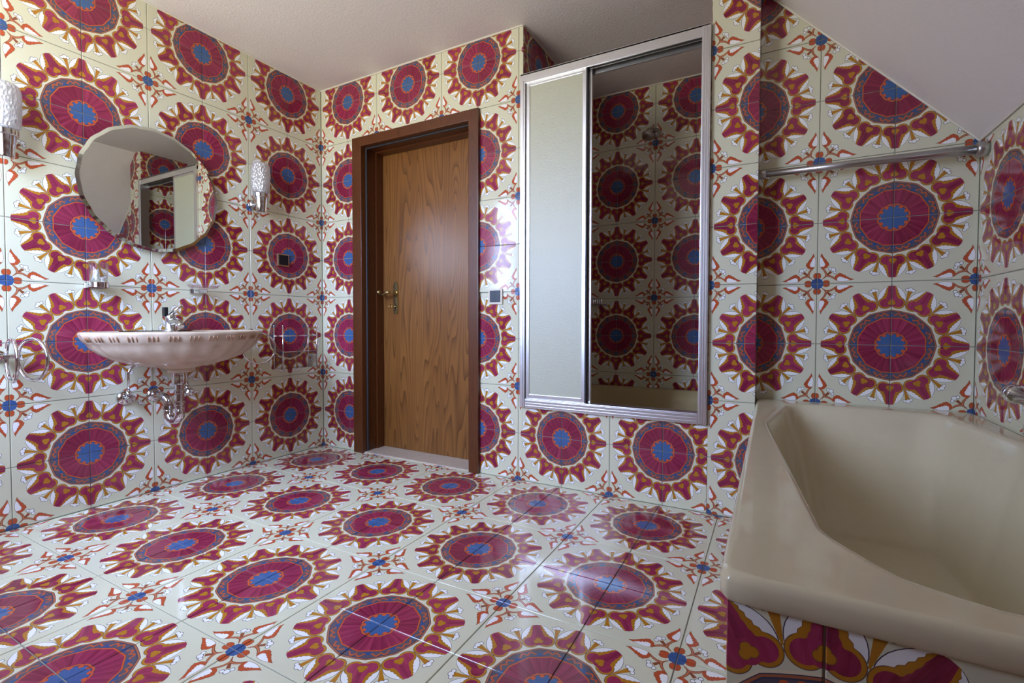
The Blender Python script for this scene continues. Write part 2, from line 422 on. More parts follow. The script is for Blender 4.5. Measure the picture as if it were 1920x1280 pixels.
def ring_pts(c, e1, e2, r, n=40):
    c, e1, e2 = Vector(c), Vector(e1), Vector(e2)
    return [c + (e1 * math.cos(2 * PI * i / n) + e2 * math.sin(2 * PI * i / n)) * r for i in range(n)]
def bez(p0, p1, p2, p3, n=10):
    p0, p1, p2, p3 = map(Vector, (p0, p1, p2, p3)); out = []
    for i in range(n + 1):
        t = i / n; s = 1 - t
        out.append(p0 * s ** 3 + p1 * 3 * s * s * t + p2 * 3 * s * t * t + p3 * t ** 3)
    return out
def poly_prism(pts2, f, h0, h1):
    """pts2 polygon; f(a,b,h) -> world"""
    n = len(pts2)
    V = [tuple(f(a, b, h0)) for a, b in pts2] + [tuple(f(a, b, h1)) for a, b in pts2]
    Fc = [tuple(range(n)), tuple(range(2 * n - 1, n - 1, -1))] + [(i, (i + 1) % n, n + (i + 1) % n, n + i) for i in range(n)]
    return V, Fc

# ------------------------------------------------------------------ tiling
T = 0.25; GAP = 0.0028; CH = 0.0011; TH = 0.006
def clip_poly(poly, clip):
    out = list(poly)
    n = len(clip)
    for i in range(n):
        a, b = clip[i], clip[(i + 1) % n]
        inp, out = out, []
        side = lambda p: (b[0] - a[0]) * (p[1] - a[1]) - (b[1] - a[1]) * (p[0] - a[0])
        for j in range(len(inp)):
            p, q = inp[j], inp[(j + 1) % len(inp)]
            sp, sq = side(p), side(q)
            if sp >= -1e-9: out.append(p)
            if (sp > 1e-9 and sq < -1e-9) or (sp < -1e-9 and sq > 1e-9):
                t = sp / (sp - sq); out.append((p[0] + (q[0] - p[0]) * t, p[1] + (q[1] - p[1]) * t))
        if len(out) < 3: return []
    res = []
    for p in out:
        if not res or (abs(p[0] - res[-1][0]) + abs(p[1] - res[-1][1])) > 1e-6: res.append(p)
    if len(res) > 1 and abs(res[0][0] - res[-1][0]) + abs(res[0][1] - res[-1][1]) < 1e-6: res.pop()
    return res
def area(p): return .5 * sum(p[i][0] * p[(i + 1) % len(p)][1] - p[(i + 1) % len(p)][0] * p[i][1] for i in range(len(p)))
def inset(p, d):
    n = len(p); out = []
    for i in range(n):
        a, b, c = Vector(p[i - 1]), Vector(p[i]), Vector(p[(i + 1) % n])
        e, f = (b - a).normalized(), (c - b).normalized()
        n1, n2 = Vector((-e.y, e.x)), Vector((-f.y, f.x))
        den = 1 + n1.dot(n2)
        out.append(tuple(b + (n1 + n2) * (d / max(den, .3))))
    return out
def tile_mesh(poly, uvf):
    n = len(poly); top = inset(poly, CH)
    V = [(a, b, 0) for a, b in top] + [(a, b, -CH) for a, b in poly] + [(a, b, -TH) for a, b in poly]
    Fc = [tuple(range(n))]
    for i in range(n):
        j = (i + 1) % n
        Fc += [(n + i, n + j, j, i), (2 * n + i, 2 * n + j, n + j, n + i)]
    me = bpy.data.meshes.new('tile'); me.from_pydata(V, [], Fc); me.update()
    ul = me.uv_layers.new(name='UVMap')
    for lp in me.loops:
        vv = V[lp.vertex_index]; ul.data[lp.index].uv = uvf(vv[0], vv[1])
    me.materials.append(MAT['tile'])
    return me
SHARED = {}
def lay_tiles(parent, f_origin, e1, e2, regions, u0, v0, tilt=0.10, glare_tilt=None):
    off = OFF.get(parent.name, Vector((0, 0, 0)))
    """tiles on the plane origin + a*e1 + b*e2; pattern coordinate = ((a-u0)/T, (b-v0)/T), even = medallion centre"""
    O, e1, e2 = Vector(f_origin), Vector(e1), Vector(e2); nn = e1.cross(e2)
    R3 = Matrix((e1, e2, nn)).transposed()
    for reg in regions:
        if area(reg) < 0: reg = reg[::-1]
        amin, amax = min(p[0] for p in reg), max(p[0] for p in reg); bmin, bmax = min(p[1] for p in reg), max(p[1] for p in reg)
        for i in range(math.floor((amin - u0) / T + 1e-6), math.ceil((amax - u0) / T - 1e-6)):
            for j in range(math.floor((bmin - v0) / T + 1e-6), math.ceil((bmax - v0) / T - 1e-6)):
                ca, cb = u0 + (i + .5) * T, v0 + (j + .5) * T; h = T / 2 - GAP / 2
                cell = [(ca - h, cb - h), (ca + h, cb - h), (ca + h, cb + h), (ca - h, cb + h)]
                pl_ = clip_poly(cell, reg)
                if len(pl_) < 3 or area(pl_) < 0.00012: continue
                loc = [(p[0] - ca, p[1] - cb) for p in pl_]
                uvf = lambda a, b, i=i, j=j: (i % 2 + .5 + a / T, j % 2 + .5 + b / T)
                if abs(area(pl_) - 4 * h * h) < 1e-7:
                    key = (i % 2, j % 2)
                    if key not in SHARED: SHARED[key] = tile_mesh(loc, uvf)
                    me = SHARED[key]
                else:
                    if min(max(p[0] for p in loc) - min(p[0] for p in loc), max(p[1] for p in loc) - min(p[1] for p in loc)) < .006: continue
                    me = tile_mesh(loc, uvf)
                o = bpy.data.objects.new('tile', me); COL.objects.link(o); o.parent = parent
                t = math.radians(tilt)
                skew = glare_tilt.get((i, j), 0.0) if glare_tilt else 0.0
                RR = R3.to_4x4() @ Matrix.Rotation(random.uniform(-t, t), 4, 'X') @ Matrix.Rotation(random.uniform(-t, t) + skew, 4, 'Y')
                o.matrix_local = Matrix.Translation(O + e1 * ca + e2 * cb + nn * (.07 * abs(math.sin(skew))) - off) @ RR
def rect(a0, a1, b0, b1): return [(a0, b0), (a1, b0), (a1, b1), (a0, b1)]
def uv_sheet(name, quads, parent):
    """continuous tiling outside the photograph: one printed surface; quads of (world point, uv)"""
    V, Fc, UV = [], [], []
    for qd in quads:
        b = len(V); V += [p for p, _ in qd]; UV += [w for _, w in qd]; Fc.append(tuple(range(b, b + len(qd))))
    me = bpy.data.meshes.new(name); me.from_pydata(V, [], Fc); me.update()
    ul = me.uv_layers.new(name='UVMap')
    for lp in me.loops: ul.data[lp.index].uv = UV[lp.vertex_index]
    return link_mesh(name, me, parent, 'tile')

# ------------------------------------------------------------------ the room
HC = 2.375                    # flat ceiling
XR = 3.347                    # knee wall under the slope
YT = 0.12                     # wall behind the tub
YS = 0.94                     # back of the shower niche
SL = 1.0615                   # slope of the roof side
slope_z = lambda x: 1.505 - SL * (x - XR)
XK = XR - (HC - 1.505) / SL   # where flat ceiling turns into the slope
g = .0028                     # grout recess
DX0, DX1, DZ = 0.309, 1.262, 2.0
NX0, NX1 = 1.525, 2.44        # shower niche
PX1 = 2.625                   # right face of the partition
SILL = 0.392

wl_ = struct(build('wall_left', [box(-.12, -g, YF - .1, .12, -.1, HC + .08)], 'grout'))
lay_tiles(wl_, (0, 0, 0), (0, 1, 0), (0, 0, 1), [rect(YF, -.002, .001, HC - .004)], -.25, .25)

wd = struct(build('wall_back', [box(-.12, DX0 + .03, g, .20, -.1, HC + .08), box(DX1 - .03, NX0 - .004, g, .20, -.1, HC + .08),
                                box(DX0 + .03, DX1 - .03, g, .20, DZ - .03, HC + .08)], 'grout'))
lay_tiles(wd, (0, 0, 0), (1, 0, 0), (0, 0, 1), [rect(.003, DX0 + .02, .001, DZ), rect(.003, NX0, DZ, HC - .004), rect(DX1 - .02, NX0, .001, DZ)], .25, .25, glare_tilt={(4, 3): math.radians(1.9), (4, 4): math.radians(1.4)})  # extra tilt added to two tiles so they catch the window glare

ws = struct(build('wall_shower_sill', [box(NX0 - .004, NX1, g, .11, -.1, SILL - .004)], 'grout'))
lay_tiles(ws, (0, 0, 0), (1, 0, 0), (0, 0, 1), [rect(NX0, NX1, .001, SILL - .002)], .25, .25)

wp = struct(build('wall_partition', [box(NX1 + g, PX1 - g, g, YS + .1, -.1, HC + .08)], 'grout'))
lay_tiles(wp, (0, 0, 0), (1, 0, 0), (0, 0, 1), [rect(NX1 - .0005, PX1, .001, HC - .004)], NX1 + .25, .25)
lay_tiles(wp, (PX1, 0, 0), (0, 1, 0), (0, 0, 1), [rect(.001, YT, .30, HC - .004)], .1 - .25 + .0, .25)          # towards the tub
lay_tiles(wp, (NX1, 0, 0), (0, -1, 0), (0, 0, 1), [rect(-YS, -.001, .25, HC - .004)], -YS + .25, .25)           # towards the shower

wsb = struct(build('wall_shower_back', [box(NX0 - .12, NX1 + .1, YS + g, YS + .12, -.1, HC + .08)], 'grout'))
lay_tiles(wsb, (0, YS, 0), (1, 0, 0), (0, 0, 1), [rect(NX0, NX1, .25, HC - .004)], .25, .25)
wsl = struct(build('wall_shower_left', [box(NX0 - .12, NX0 - g, .20, YS + .12, -.1, HC + .08)], 'grout'))
lay_tiles(wsl, (NX0, 0, 0), (0, 1, 0), (0, 0, 1), [rect(.002, YS, .25, HC - .004)], YS - .25, .25)

wtb = struct(build('wall_tub_back', [poly_prism([(PX1 - .1, -.1), (XR + .12, -.1), (XR + .12, slope_z(XR + .12) + .08), (XK, HC + .08), (PX1 - .1, HC + .08)], lambda a, b, h: (a, h, b), YT + g, YT + .12)], 'grout'))
lay_tiles(wtb, (0, YT, 0), (1, 0, 0), (0, 0, 1), [[(PX1, .30), (XR - .001, .30), (XR - .001, slope_z(XR) - .004), (PX1, slope_z(PX1) - .004)]], 2.847 + .25, .25)

wrr = struct(build('wall_right', [box(XR + g, XR + .12, YF - .1, YT + .12, -.1, 1.505 + .02)], 'grout'))
lay_tiles(wrr, (XR, 0, 0), (0, -1, 0), (0, 0, 1), [rect(-YT + .001, 1.6, .50, 1.505)], -.125 + .25, .25)
uv_sheet('tiling', [[((XR, -y, z), ((y + .125) / T - 1, z / T + 1)) for (y, z) in ((1.6, 0), (-YF, 0), (-YF, 1.505), (1.6, 1.505))]], wrr)

fl = struct(build('floor', [box(-.12, XR + .12, YF - .1, YS + .1, -.1, -g)], 'grout'))
lay_tiles(fl, (0, 0, 0), (1, 0, 0), (0, 1, 0), [rect(.003, 2.66, YF, -.002)], -.262, -.25, .08)
lay_tiles(fl, (0, 0, 0), (1, 0, 0), (0, 1, 0), [rect(2.66, XR - .003, YF, -1.52)], -.262, -.25, .08)

# window wall behind the camera
(A0, A1, A2, A3), (B0, B1, B2, B3) = WINS
cells = [(-.12, A0, -.1, HC + .08), (A1, B0, -.1, HC + .08), (B1, 2.53, -.1, HC + .08), (A0, A1, -.1, A2), (A0, A1, A3, HC + .08), (B0, B1, -.1, B2), (B0, B1, B3, HC + .08)]
wf = struct(build('wall_front', [box(a, b, YF - .14, YF - g, c, d) for a, b, c, d in cells] +
                  [poly_prism([(2.53, -.1), (XR + .12, -.1), (XR + .12, slope_z(XR + .12) + .08), (2.53, HC + .08)], lambda a, b, h: (a, h, b), YF - .14, YF - g)], 'plaster'))
def fq(a0, a1, b0, b1): return [((a, YF, b), (a / T, b / T + 1)) for a, b in ((a1, b0), (a0, b0), (a0, b1), (a1, b1))]
uv_sheet('tiling', [fq(max(a, 0), min(b, XK), max(c, 0), min(d, HC)) for a, b, c, d in cells] +
         [[((a, YF, b), (a / T, b / T + 1)) for a, b in ((XR, 0), (XK, 0), (XK, HC), (XR, 1.505))]], wf)

cl_ = struct(build('ceiling', [box(-.12, XK, YF - .14, YS + .12, HC, HC + .12)], 'plaster'))
sl_ = struct(build('ceiling_slope', [poly_prism([(XK, HC), (XR + .12, slope_z(XR + .12)), (XR + .12, slope_z(XR + .12) + .16), (XK, HC + .12)], lambda a, b, h: (a, h, b), YF - .14, YS + .12)], 'plaster'))
struct(build('trim_1', [tube([(.003, YF, HC - .003), (.003, -.002, HC - .003)], .005, 6), tube([(.003, -.003, HC - .003), (NX0, -.003, HC - .003)], .005, 6),
                        tube([(NX0 + .002, 0, HC - .003), (NX0 + .002, YS, HC - .003)], .004, 6), tube([(NX0, YS - .003, HC - .003), (NX1, YS - .003, HC - .003)], .005, 6)], 'caulk'))
struct(build('trim_2', [tube([(PX1, YT - .003, slope_z(PX1) - .005), (XR, YT - .003, slope_z(XR) - .005)], .005, 6),
                        tube([(XR - .003, YT, slope_z(XR) - .003), (XR - .003, -1.6, slope_z(XR) - .003)], .004, 6)], 'caulk'))
# wall end at the shower niche
struct(build('trim_3', [box(NX0 - .004, NX0 - .0005, .001, .012, 0, HC - .01)], 'caulk'))

# windows
for n_, (x0, x1, z0, z1) in enumerate(WINS):
    f_ = .045
    wz = struct(build('window_%d' % (n_ + 1), [box(x0, x1, YF - .12, YF - .06, z0, z0 + f_), box(x0, x1, YF - .12, YF - .06, z1 - f_, z1),
                                              box(x0, x0 + f_, YF - .12, YF - .06, z0 + f_, z1 - f_), box(x1 - f_, x1, YF - .12, YF - .06, z0 + f_, z1 - f_)], 'pvc'))
    build('pane', [box(x0 + f_, x1 - f_, YF - .092, YF - .088, z0 + f_, z1 - f_)], 'pane', wz)
    build('window_sill', [box(x0 - .02, x1 + .02, YF - .06, YF + .03, z0 - .03, z0, .006)], 'stone', wz)

# ------------------------------------------------------------------ door
FY = -.022
dr = struct(build('door_1', [box(.385, 1.20, .16, .20, .008, 1.945)], 'oak', loc=(.385, .16, .008)))
fr = build('door_frame', [box(DX0, .387, FY, .035, .0, DZ, .004), box(1.198, DX1, FY, .035, .0, DZ, .004), box(.386, 1.199, FY, .035, 1.94, DZ, .004)], 'frame_wood', dr)
build('door_lining', [box(.36, .386, .03, .21, 0, 1.965), box(1.199, 1.225, .03, .21, 0, 1.965), box(.386, 1.199, .03, .21, 1.941, 1.966),
                      box(.386, .398, .10, .159, 0, 1.941), box(1.187, 1.199, .10, .159, 0, 1.941), box(.398, 1.187, .10, .159, 1.929, 1.941)], 'frame_wood', dr)
build('door_seal', [tube([(.391, .02, .0), (.391, .02, 1.936)], .006, 8), tube([(.391, .02, 1.936), (1.195, .02, 1.936)], .006, 8)], 'alu_dark', dr)
struct(build('threshold', [box(.386, 1.199, -.004, .215, -.004, .007, .002)], 'stone'))
# lever handle with long plate
hp = [(.489, .90), (.489, 1.075), (.496, 1.095), (.508, 1.103), (.520, 1.095), (.527, 1.075), (.527, .915), (.520, .895), (.508, .888), (.496, .893)]
han = build('door_handle', [poly_prism(hp, lambda a, b, h: (a, h, b), .152, .161)], 'brass', dr)
build('lever', [lathe((.508, .153, 1.028), [(.013, 0), (.013, -.012), (.010, -.016), (.009, -.05)], 16, 'y'),
                tube(bez((.508, .112, 1.028), (.508, .085, 1.028), (.50, .085, 1.034), (.47, .088, 1.018), 8) + bez((.47, .088, 1.018), (.45, .09, 1.008), (.43, .09, 1.014), (.418, .092, 1.03), 8)[1:], [.009] * 9 + [.010] * 7 + [.012], 12),
                lathe((.418, .092, 1.032), [(0, -.014), (.010, -.010), (.014, 0), (.010, .010), (0, .014)], 14, 'z')], 'brass', han, True)
build('keyhole', [box(.505, .511, .1505, .153, .925, .945)], 'black', han)
build('key', [tube([(.508, .152, .938), (.508, .115, .938)], .004, 8), tube(ring_pts((.508, .105, .938), (0, 1, 0), (0, 0, 1), .012, 16), .0025, 6, closed=True)], 'brass', han, True)

# ------------------------------------------------------------------ shower enclosure
se = thing('shower_enclosure', 'aluminium framed sliding shower enclosure with frosted glass, standing half open', 'shower screen', (1.98, 0, SILL))
def profile_v(x0, x1, y0, y1, z0, z1, ribs):
    parts = [box(x0, x1, y0, y1, z0, z1, .002)]
    w = (x1 - x0) / (ribs * 2 + 1)
    for i in range(ribs): parts.append(box(x0 + w * (2 * i + 1), x0 + w * (2 * i + 2), y0 - .003, y0 + .001, z0 + .002, z1 - .002))
    return parts
def profile_h(x0, x1, y0, y1, z0, z1, ribs):
    parts = [box(x0, x1, y0, y1, z0, z1, .002)]
    w = (z1 - z0) / (ribs * 2 + 1)
    for i in range(ribs): parts.append(box(x0 + .002, x1 - .002, y0 - .003, y0 + .001, z0 + w * (2 * i + 1), z0 + w * (2 * i + 2)))
    return parts
build('post', profile_v(1.520, 1.548, -.022, .045, SILL + .002, 2.075, 1), 'alu', se)
build('post', profile_v(2.402, 2.438, -.022, .045, SILL + .002, 2.105, 3), 'alu', se)
build('bottom_rail', profile_h(1.549, 2.401, -.020, .045, SILL, SILL + .048, 3), 'alu', se)
build('top_rail', [box(1.520, 2.438, -.020, -.013, 2.062, 2.112, .002), box(1.520, 2.438, -.020, .045, 2.104, 2.112), box(1.549, 2.402, .004, .008, 2.062, 2.104), box(1.549, 2.402, .038, .045, 2.05, 2.104)], 'alu', se)
build('track_seal', [box(1.90, 2.402, -.008, .002, 2.09, 2.103), box(1.90, 2.402, .012, .034, 2.09, 2.103)], 'alu_dark', se)
def panel(x0, x1, y):
    ps = build('sliding_panel', [box(x0, x0 + .018, y - .008, y + .008, SILL + .05, 2.075, .002), box(x1 - .018, x1, y - .008, y + .008, SILL + .05, 2.075, .002),
                                 box(x0 + .018, x1 - .018, y - .008, y + .008, SILL + .05, SILL + .072, .002), box(x0 + .018, x1 - .018, y - .008, y + .008, 2.045, 2.075, .002)], 'alu', se)
    build('frosted_pane', [box(x0 + .016, x1 - .016, y - .0025, y + .0025, SILL + .07, 2.047)], 'frosted', ps)
panel(1.551, 1.876, -.004); panel(1.556, 1.896, .022)
build('panel_seal', [box(1.8765, 1.881, -.010, .012, SILL + .05, 2.075)], 'alu_dark', se)

# shower tray inside the niche
def rr(cx, cy, hx, hy, rad, n=8):
    out = []
    for (sx, sy, a0) in ((1, 1, 0), (-1, 1, PI / 2), (-1, -1, PI), (1, -1, 1.5 * PI)):
        for i in range(n + 1):
            a = a0 + PI / 2 * i / n
            out.append((cx + sx * (hx - rad) + rad * math.cos(a), cy + sy * (hy - rad) + rad * math.sin(a)))
    return out
def loft(rings, cap_end=True):
    n = len(rings[0]); V = [p for r_ in rings for p in r_]; Fc = []
    for i in range(len(rings) - 1):
        for j in range(n):
            j2 = (j + 1) % n
            Fc.append((i * n + j, i * n + j2, (i + 1) * n + j2, (i + 1) * n + j))
    if cap_end: Fc.append(tuple(range((len(rings) - 1) * n, len(rings) * n)))
    return V, Fc
tcx, tcy = (NX0 + NX1) / 2, (.112 + YS) / 2
R_ = lambda hx, hy, rad, z: [(a, b, z) for a, b in rr(tcx, tcy, hx, hy, rad)]
hx, hy = (NX1 - NX0) / 2 - .002, (YS - .112) / 2 - .002
st = build('shower_tray', [loft([R_(hx, hy, .01, .25), R_(hx, hy, .01, .405), R_(hx - .006, hy - .006, .012, .412), R_(hx - .03, hy - .03, .05, .412), R_(hx - .045, hy - .045, .08, .402),
                                 R_(hx - .06, hy - .06, .10, .36), R_(hx - .09, hy - .09, .12, .30), R_(hx - .14, hy - .14, .12, .285), R_(.05, .05, .045, .28)])], 'tray', None, True, loc=(tcx, tcy, .25))
tag(st, 'cream enamel shower tray behind the sliding shower screen', 'shower tray')
build('drain', [lathe((tcx, tcy, .281), [(.035, 0), (.033, .004), (.012, .004), (.010, .001), (0, .001)], 20)], 'chrome', st, True)

# shower head and grip tray on the niche wall
sh = thing('overhead_shower', 'small round chrome shower head high on the tiled niche wall', 'shower head', (2.0, YS, 2.05))
build('wall_flange', [lathe((2.005, YS, 2.06), [(.032, 0), (.030, -.008), (.018, -.016), (.012, -.03)], 20, 'y')], 'steel', sh, True)
build('arm', [tube(bez((2.005, YS - .02, 2.06), (2.005, YS - .08, 2.075), (2.00, YS - .10, 2.07), (1.985, YS - .125, 2.03), 10), .010, 12)], 'steel', sh, True)
build('spray_head', [lathe((1.985, YS - .125, 2.03), [(.010, .02), (.016, .006), (.036, -.02), (.038, -.035), (.034, -.042), (0, -.042)], 20, (.05, .3, 1))], 'steel', sh, True)
gd = thing('shower_soap_grid', 'small chrome soap grid on the tiled wall inside the shower', 'soap dish', (1.60, YS, .97))
build('bracket', [box(1.54, 1.685, YS - .012, YS, .955, .967, .002)], 'steel', gd)
build('front_bar', [box(1.54, 1.685, YS - .10, YS - .094, .955, .962)], 'steel', gd)
for i in range(10): build('slat', [tube([(1.548 + i * .0145, YS - .10, .963), (1.548 + i * .0145, YS - .004, .963)], .003, 6), tube([(1.548 + i * .0145, YS - .10, .963), (1.548 + i * .0145, YS - .10, .99)], .003, 6)], 'steel', gd)

# ------------------------------------------------------------------ bathtub
TX0, TX1, TY0, TY1, RZ = 2.628, XR - .003, -1.543, YT - .003, .508
opening = [(2.672, -.43), (2.742, -.02), (2.79, .022), (3.18, .022), (3.228, -.02), (3.298, -.43), (3.21, -1.30), (3.12, -1.445), (3.04, -1.476), (2.92, -1.474), (2.835, -1.44), (2.762, -1.33)]
OC = Vector((2.985, -.70))
def ray_poly(poly, a, c=OC):
    d = Vector((math.cos(a), math.sin(a))); best = 1e9
    for i in range(len(poly)):
        p, q = Vector(poly[i]), Vector(poly[(i + 1) % len(poly)]); e = q - p
        den = d.x * e.y - d.y * e.x
        if abs(den) < 1e-9: continue
        w = p - c
        t = (w.x * e.y - w.y * e.x) / den; s = (w.x * d.y - w.y * d.x) / den
        if t > 0 and -1e-6 <= s <= 1 + 1e-6: best = min(best, t)
    return best
def smooth_closed(poly, it=2):
    for _ in range(it):
        out = []
        for i in range(len(poly)):
            p, q = poly[i], poly[(i + 1) % len(poly)]
            out += [(p[0] * .75 + q[0] * .25, p[1] * .75 + q[1] * .25), (p[0] * .25 + q[0] * .75, p[1] * .25 + q[1] * .75)]
        poly = out
    return poly
def corner_cut(poly, d):
    out = []
    for i in range(len(poly)):
        p, q = Vector(poly[i]), Vector(poly[(i + 1) % len(poly)]); L_ = (q - p).length; e_ = (q - p) / L_; w_ = min(d, L_ * .4)
        out += [tuple(p), tuple(p + e_ * w_), tuple(q - e_ * w_)]
    return out
op_s = smooth_closed(corner_cut(opening, .05), 3)
def outer(inset_, rad): return rr((TX0 + TX1) / 2, (TY0 + TY1) / 2, (TX1 - TX0) / 2 - inset_, (TY1 - TY0) / 2 - inset_, max(rad, .002), 6)
angs = [2 * PI * i / 160 for i in range(160)]
for (cx_, cy_) in ((TX0, TY0), (TX1, TY0), (TX1, TY1), (TX0, TY1)):
    a_ = math.atan2(cy_ - OC.y, cx_ - OC.x) % (2 * PI)
    for e_ in (-.012, -.006, 0, .006, .012): angs.append((a_ + e_) % (2 * PI))
angs = sorted(set(angs))
def ring_from(poly, z, c=OC):
    out = []
    for a_ in angs:
        t = ray_poly(poly, a_, c); out.append((c.x + math.cos(a_) * t, c.y + math.sin(a_) * t, z))
    return out
def shrink(poly, k, cx_, cy_, ky=None):
    ky = k if ky is None else ky
    return [(cx_ + (p[0] - cx_) * k, cy_ + (p[1] - cy_) * ky) for p in poly]
def grow(d): return [p for p in shrink(op_s, 1 + d / .30, 2.985, -.73, 1 + d / .75)]
floor_poly = smooth_closed([(2.79, -.36), (2.86, -.29), (3.10, -.29), (3.17, -.36), (3.12, -1.24), (3.06, -1.31), (2.91, -1.31), (2.85, -1.24)], 3)
def mixp(z, t):
    A, B = ring_from(op_s, 0), ring_from(floor_poly, 0)
    return [(p[0] * (1 - t) + q[0] * t, p[1] * (1 - t) + q[1] * t, z) for p, q in zip(A, B)]
tub_rings = [ring_from(outer(.02, .02), .470), ring_from(outer(.004, .02), .470), ring_from(outer(0, .022), .476), ring_from(outer(0, .022), RZ - .012), ring_from(outer(.003, .022), RZ - .004),
             ring_from(outer(.010, .022), RZ), ring_from(outer(.0125, .022), RZ), ring_from(outer(.015, .022), RZ), ring_from(grow(.018), RZ), ring_from(grow(.015), RZ), ring_from(grow(.012), RZ - .0004), ring_from(grow(.006), RZ - .001), ring_from(op_s, RZ - .006), mixp(RZ - .016, .03), mixp(RZ - .06, .10), mixp(.38, .30), mixp(.28, .50),
             mixp(.19, .70), mixp(.145, .84), mixp(.118, .95), mixp(.11, 1.05), [(OC.x + (p[0] - OC.x) * .3, OC.y + (p[1] - OC.y) * .3, .105) for p in mixp(0, 1)]]
tub = thing('bathtub', 'cream enamel bathtub set in a tiled surround under the sloped ceiling', 'bathtub', (2.985, -.70, 0))
build('tub_shell', [loft(tub_rings)], 'enamel', tub, True, auto=50)
build('drain', [lathe((2.985, -1.12, .108), [(.035, 0), (.034, .005), (.014, .006), (.011, .002), (0, .002)], 20)], 'chrome', tub, True)
YB = -1.534; XB = 2.638
sur = build('tiled_surround', [box(XB + g, XB + .05, YB + g, -.006, 0, .468), box(XB + g, XR - .006, YB + g, YB + .05, 0, .468)], 'grout', tub)
lay_tiles(sur, (0, YB, 0), (1, 0, 0), (0, 0, 1), [rect(XB, XR - .008, .001, .468)], 2.748, .262)
lay_tiles(sur, (XB, 0, 0), (0, -1, 0), (0, 0, 1), [rect(.008, -YB, .001, .468)], .25, .262)

# tub mixer on the knee wall
tm = thing('tub_mixer', 'chrome bath mixer tap on the tiled knee wall above the tub', 'tap', (XR, -.42, .64))
build('body', [tube([(XR - .055, -.40, .638), (XR - .055, -.66, .638)], .022, 16), tube([(XR, -.42, .638), (XR - .055, -.42, .638)], .013, 12), tube([(XR, -.65, .638), (XR - .055, -.65, .638)], .013, 12)], 'chrome', tm, True)
build('rosette', [lathe((XR, -.42, .638), [(.032, 0), (.030, -.008), (.016, -.014)], 20, 'x')], 'chrome', tm, True)
build('knob', [lathe((XR - .055, -.40, .638), [(.022, -.002), (.024, .004), (.028, .014), (.026, .034), (.016, .042), (0, .043)], 20, 'y')], 'chrome', tm, True)
build('knob', [lathe((XR - .055, -.66, .638), [(.022, .002), (.024, -.004), (.028, -.014), (.026, -.034), (.016, -.042), (0, -.043)], 20, 'y')], 'chrome', tm, True)
build('spout', [tube(bez((XR - .055, -.56, .632), (XR - .075, -.56, .628), (XR - .085, -.56, .60), (XR - .085, -.56, .555), 8), .013, 12)], 'chrome', tm, True)

# towel rod across the alcove
rd = thing('towel_rod', 'steel towel rod spanning the alcove wall above the tub', 'towel rod', (2.98, .055, 1.455))
RYl, RYr = .052, .048
build('rod', [tube([(PX1 + .004, RYl, 1.462), (3.0, .05, 1.458), (XR - .004, RYr, 1.452)], [.0125, .0145, .0175], 20)], 'steel', rd, True)
build('end_cap', [lathe((PX1 + .001, RYl, 1.462), [(.018, 0), (.018, .022), (.0145, .026)], 20, 'x')], 'steel', rd, True)
build('end_cap', [lathe((XR - .001, RYr, 1.452), [(.026, 0), (.026, -.028), (.0185, -.034)], 20, 'x')], 'steel', rd, True)

# ------------------------------------------------------------------ washbasin
BX, BY = .225, -.985
wbn = thing('washbasin', 'wall-hung shell-shaped washbasin in pinkish white with tan strokes below the rim', 'washbasin', (0, BY, .60))
NS = 96
def basin_ring(sc, z, fl=0.0, cx_=BX, back=.004, ay=.365, ax=.268):
    out = []
    for i in range(NS):
        a_ = 2 * PI * i / NS
        k_ = sc * (1 + fl * math.cos(a_ * 24))
        px = cx_ + ax * k_ * math.cos(a_); py = BY + ay * k_ * math.sin(a_)
        out.append((max(px, back), py, z))
    return out
RB = .792
outer_prof = [(.16, .600, 0), (.163, .618, 0), (.22, .624, 0), (.36, .632, .004), (.54, .648, .008), (.70, .670, .012), (.82, .696, .015), (.90, .724, .016), (.935, .744, .014), (.952, .747, .012), (.985, .768, .012), (1.002, .780, .008), (1.004, .787, .004), (.992, RB, .002),
              (.955, RB + .001, 0), (.93, RB - .004, 0), (.90, RB - .016, 0), (.84, RB - .05, 0), (.70, RB - .09, 0), (.45, RB - .118, 0), (.2, RB - .128, 0), (.08, RB - .130, 0)]
rings = [basin_ring(s_, z_, f_) for s_, z_, f_ in outer_prof]
V_, F_ = loft(rings); F_.append(tuple(range(NS - 1, -1, -1)))
build('bowl', [(V_, F_)], 'porcelain', wbn, True, auto=60)
for i in range(-7, 8):                      # groups of raised tan strokes on the band below the rim
    for j in (-1, 0, 1):
        a_ = math.radians(i * 12 + j * 2.6)
        def bp(sc, z): return Vector((BX + .268 * sc * math.cos(a_), BY + .365 * sc * math.sin(a_), z))
        if bp(1, 0).x < .02: continue
        if j == -1: grp_parts = []
        grp_parts.append(tube([bp(.968, .7525), bp(.992, .766), bp(1.004, .7745)], [.0022, .0034, .0022], 6))
        if j == 1: build('painted_stroke', grp_parts, 'porcelain_brown', wbn, True)
build('tap_deck', [box(.004, .085, BY - .20, BY + .20, RB - .045, RB - .003, .01)], 'porcelain', wbn, True, auto=60)
build('drain_ring', [lathe((BX, BY, RB - .132), [(.030, 0), (.029, .006), (.018, .006), (.016, .002), (0, .002)], 20)], 'chrome', wbn, True)

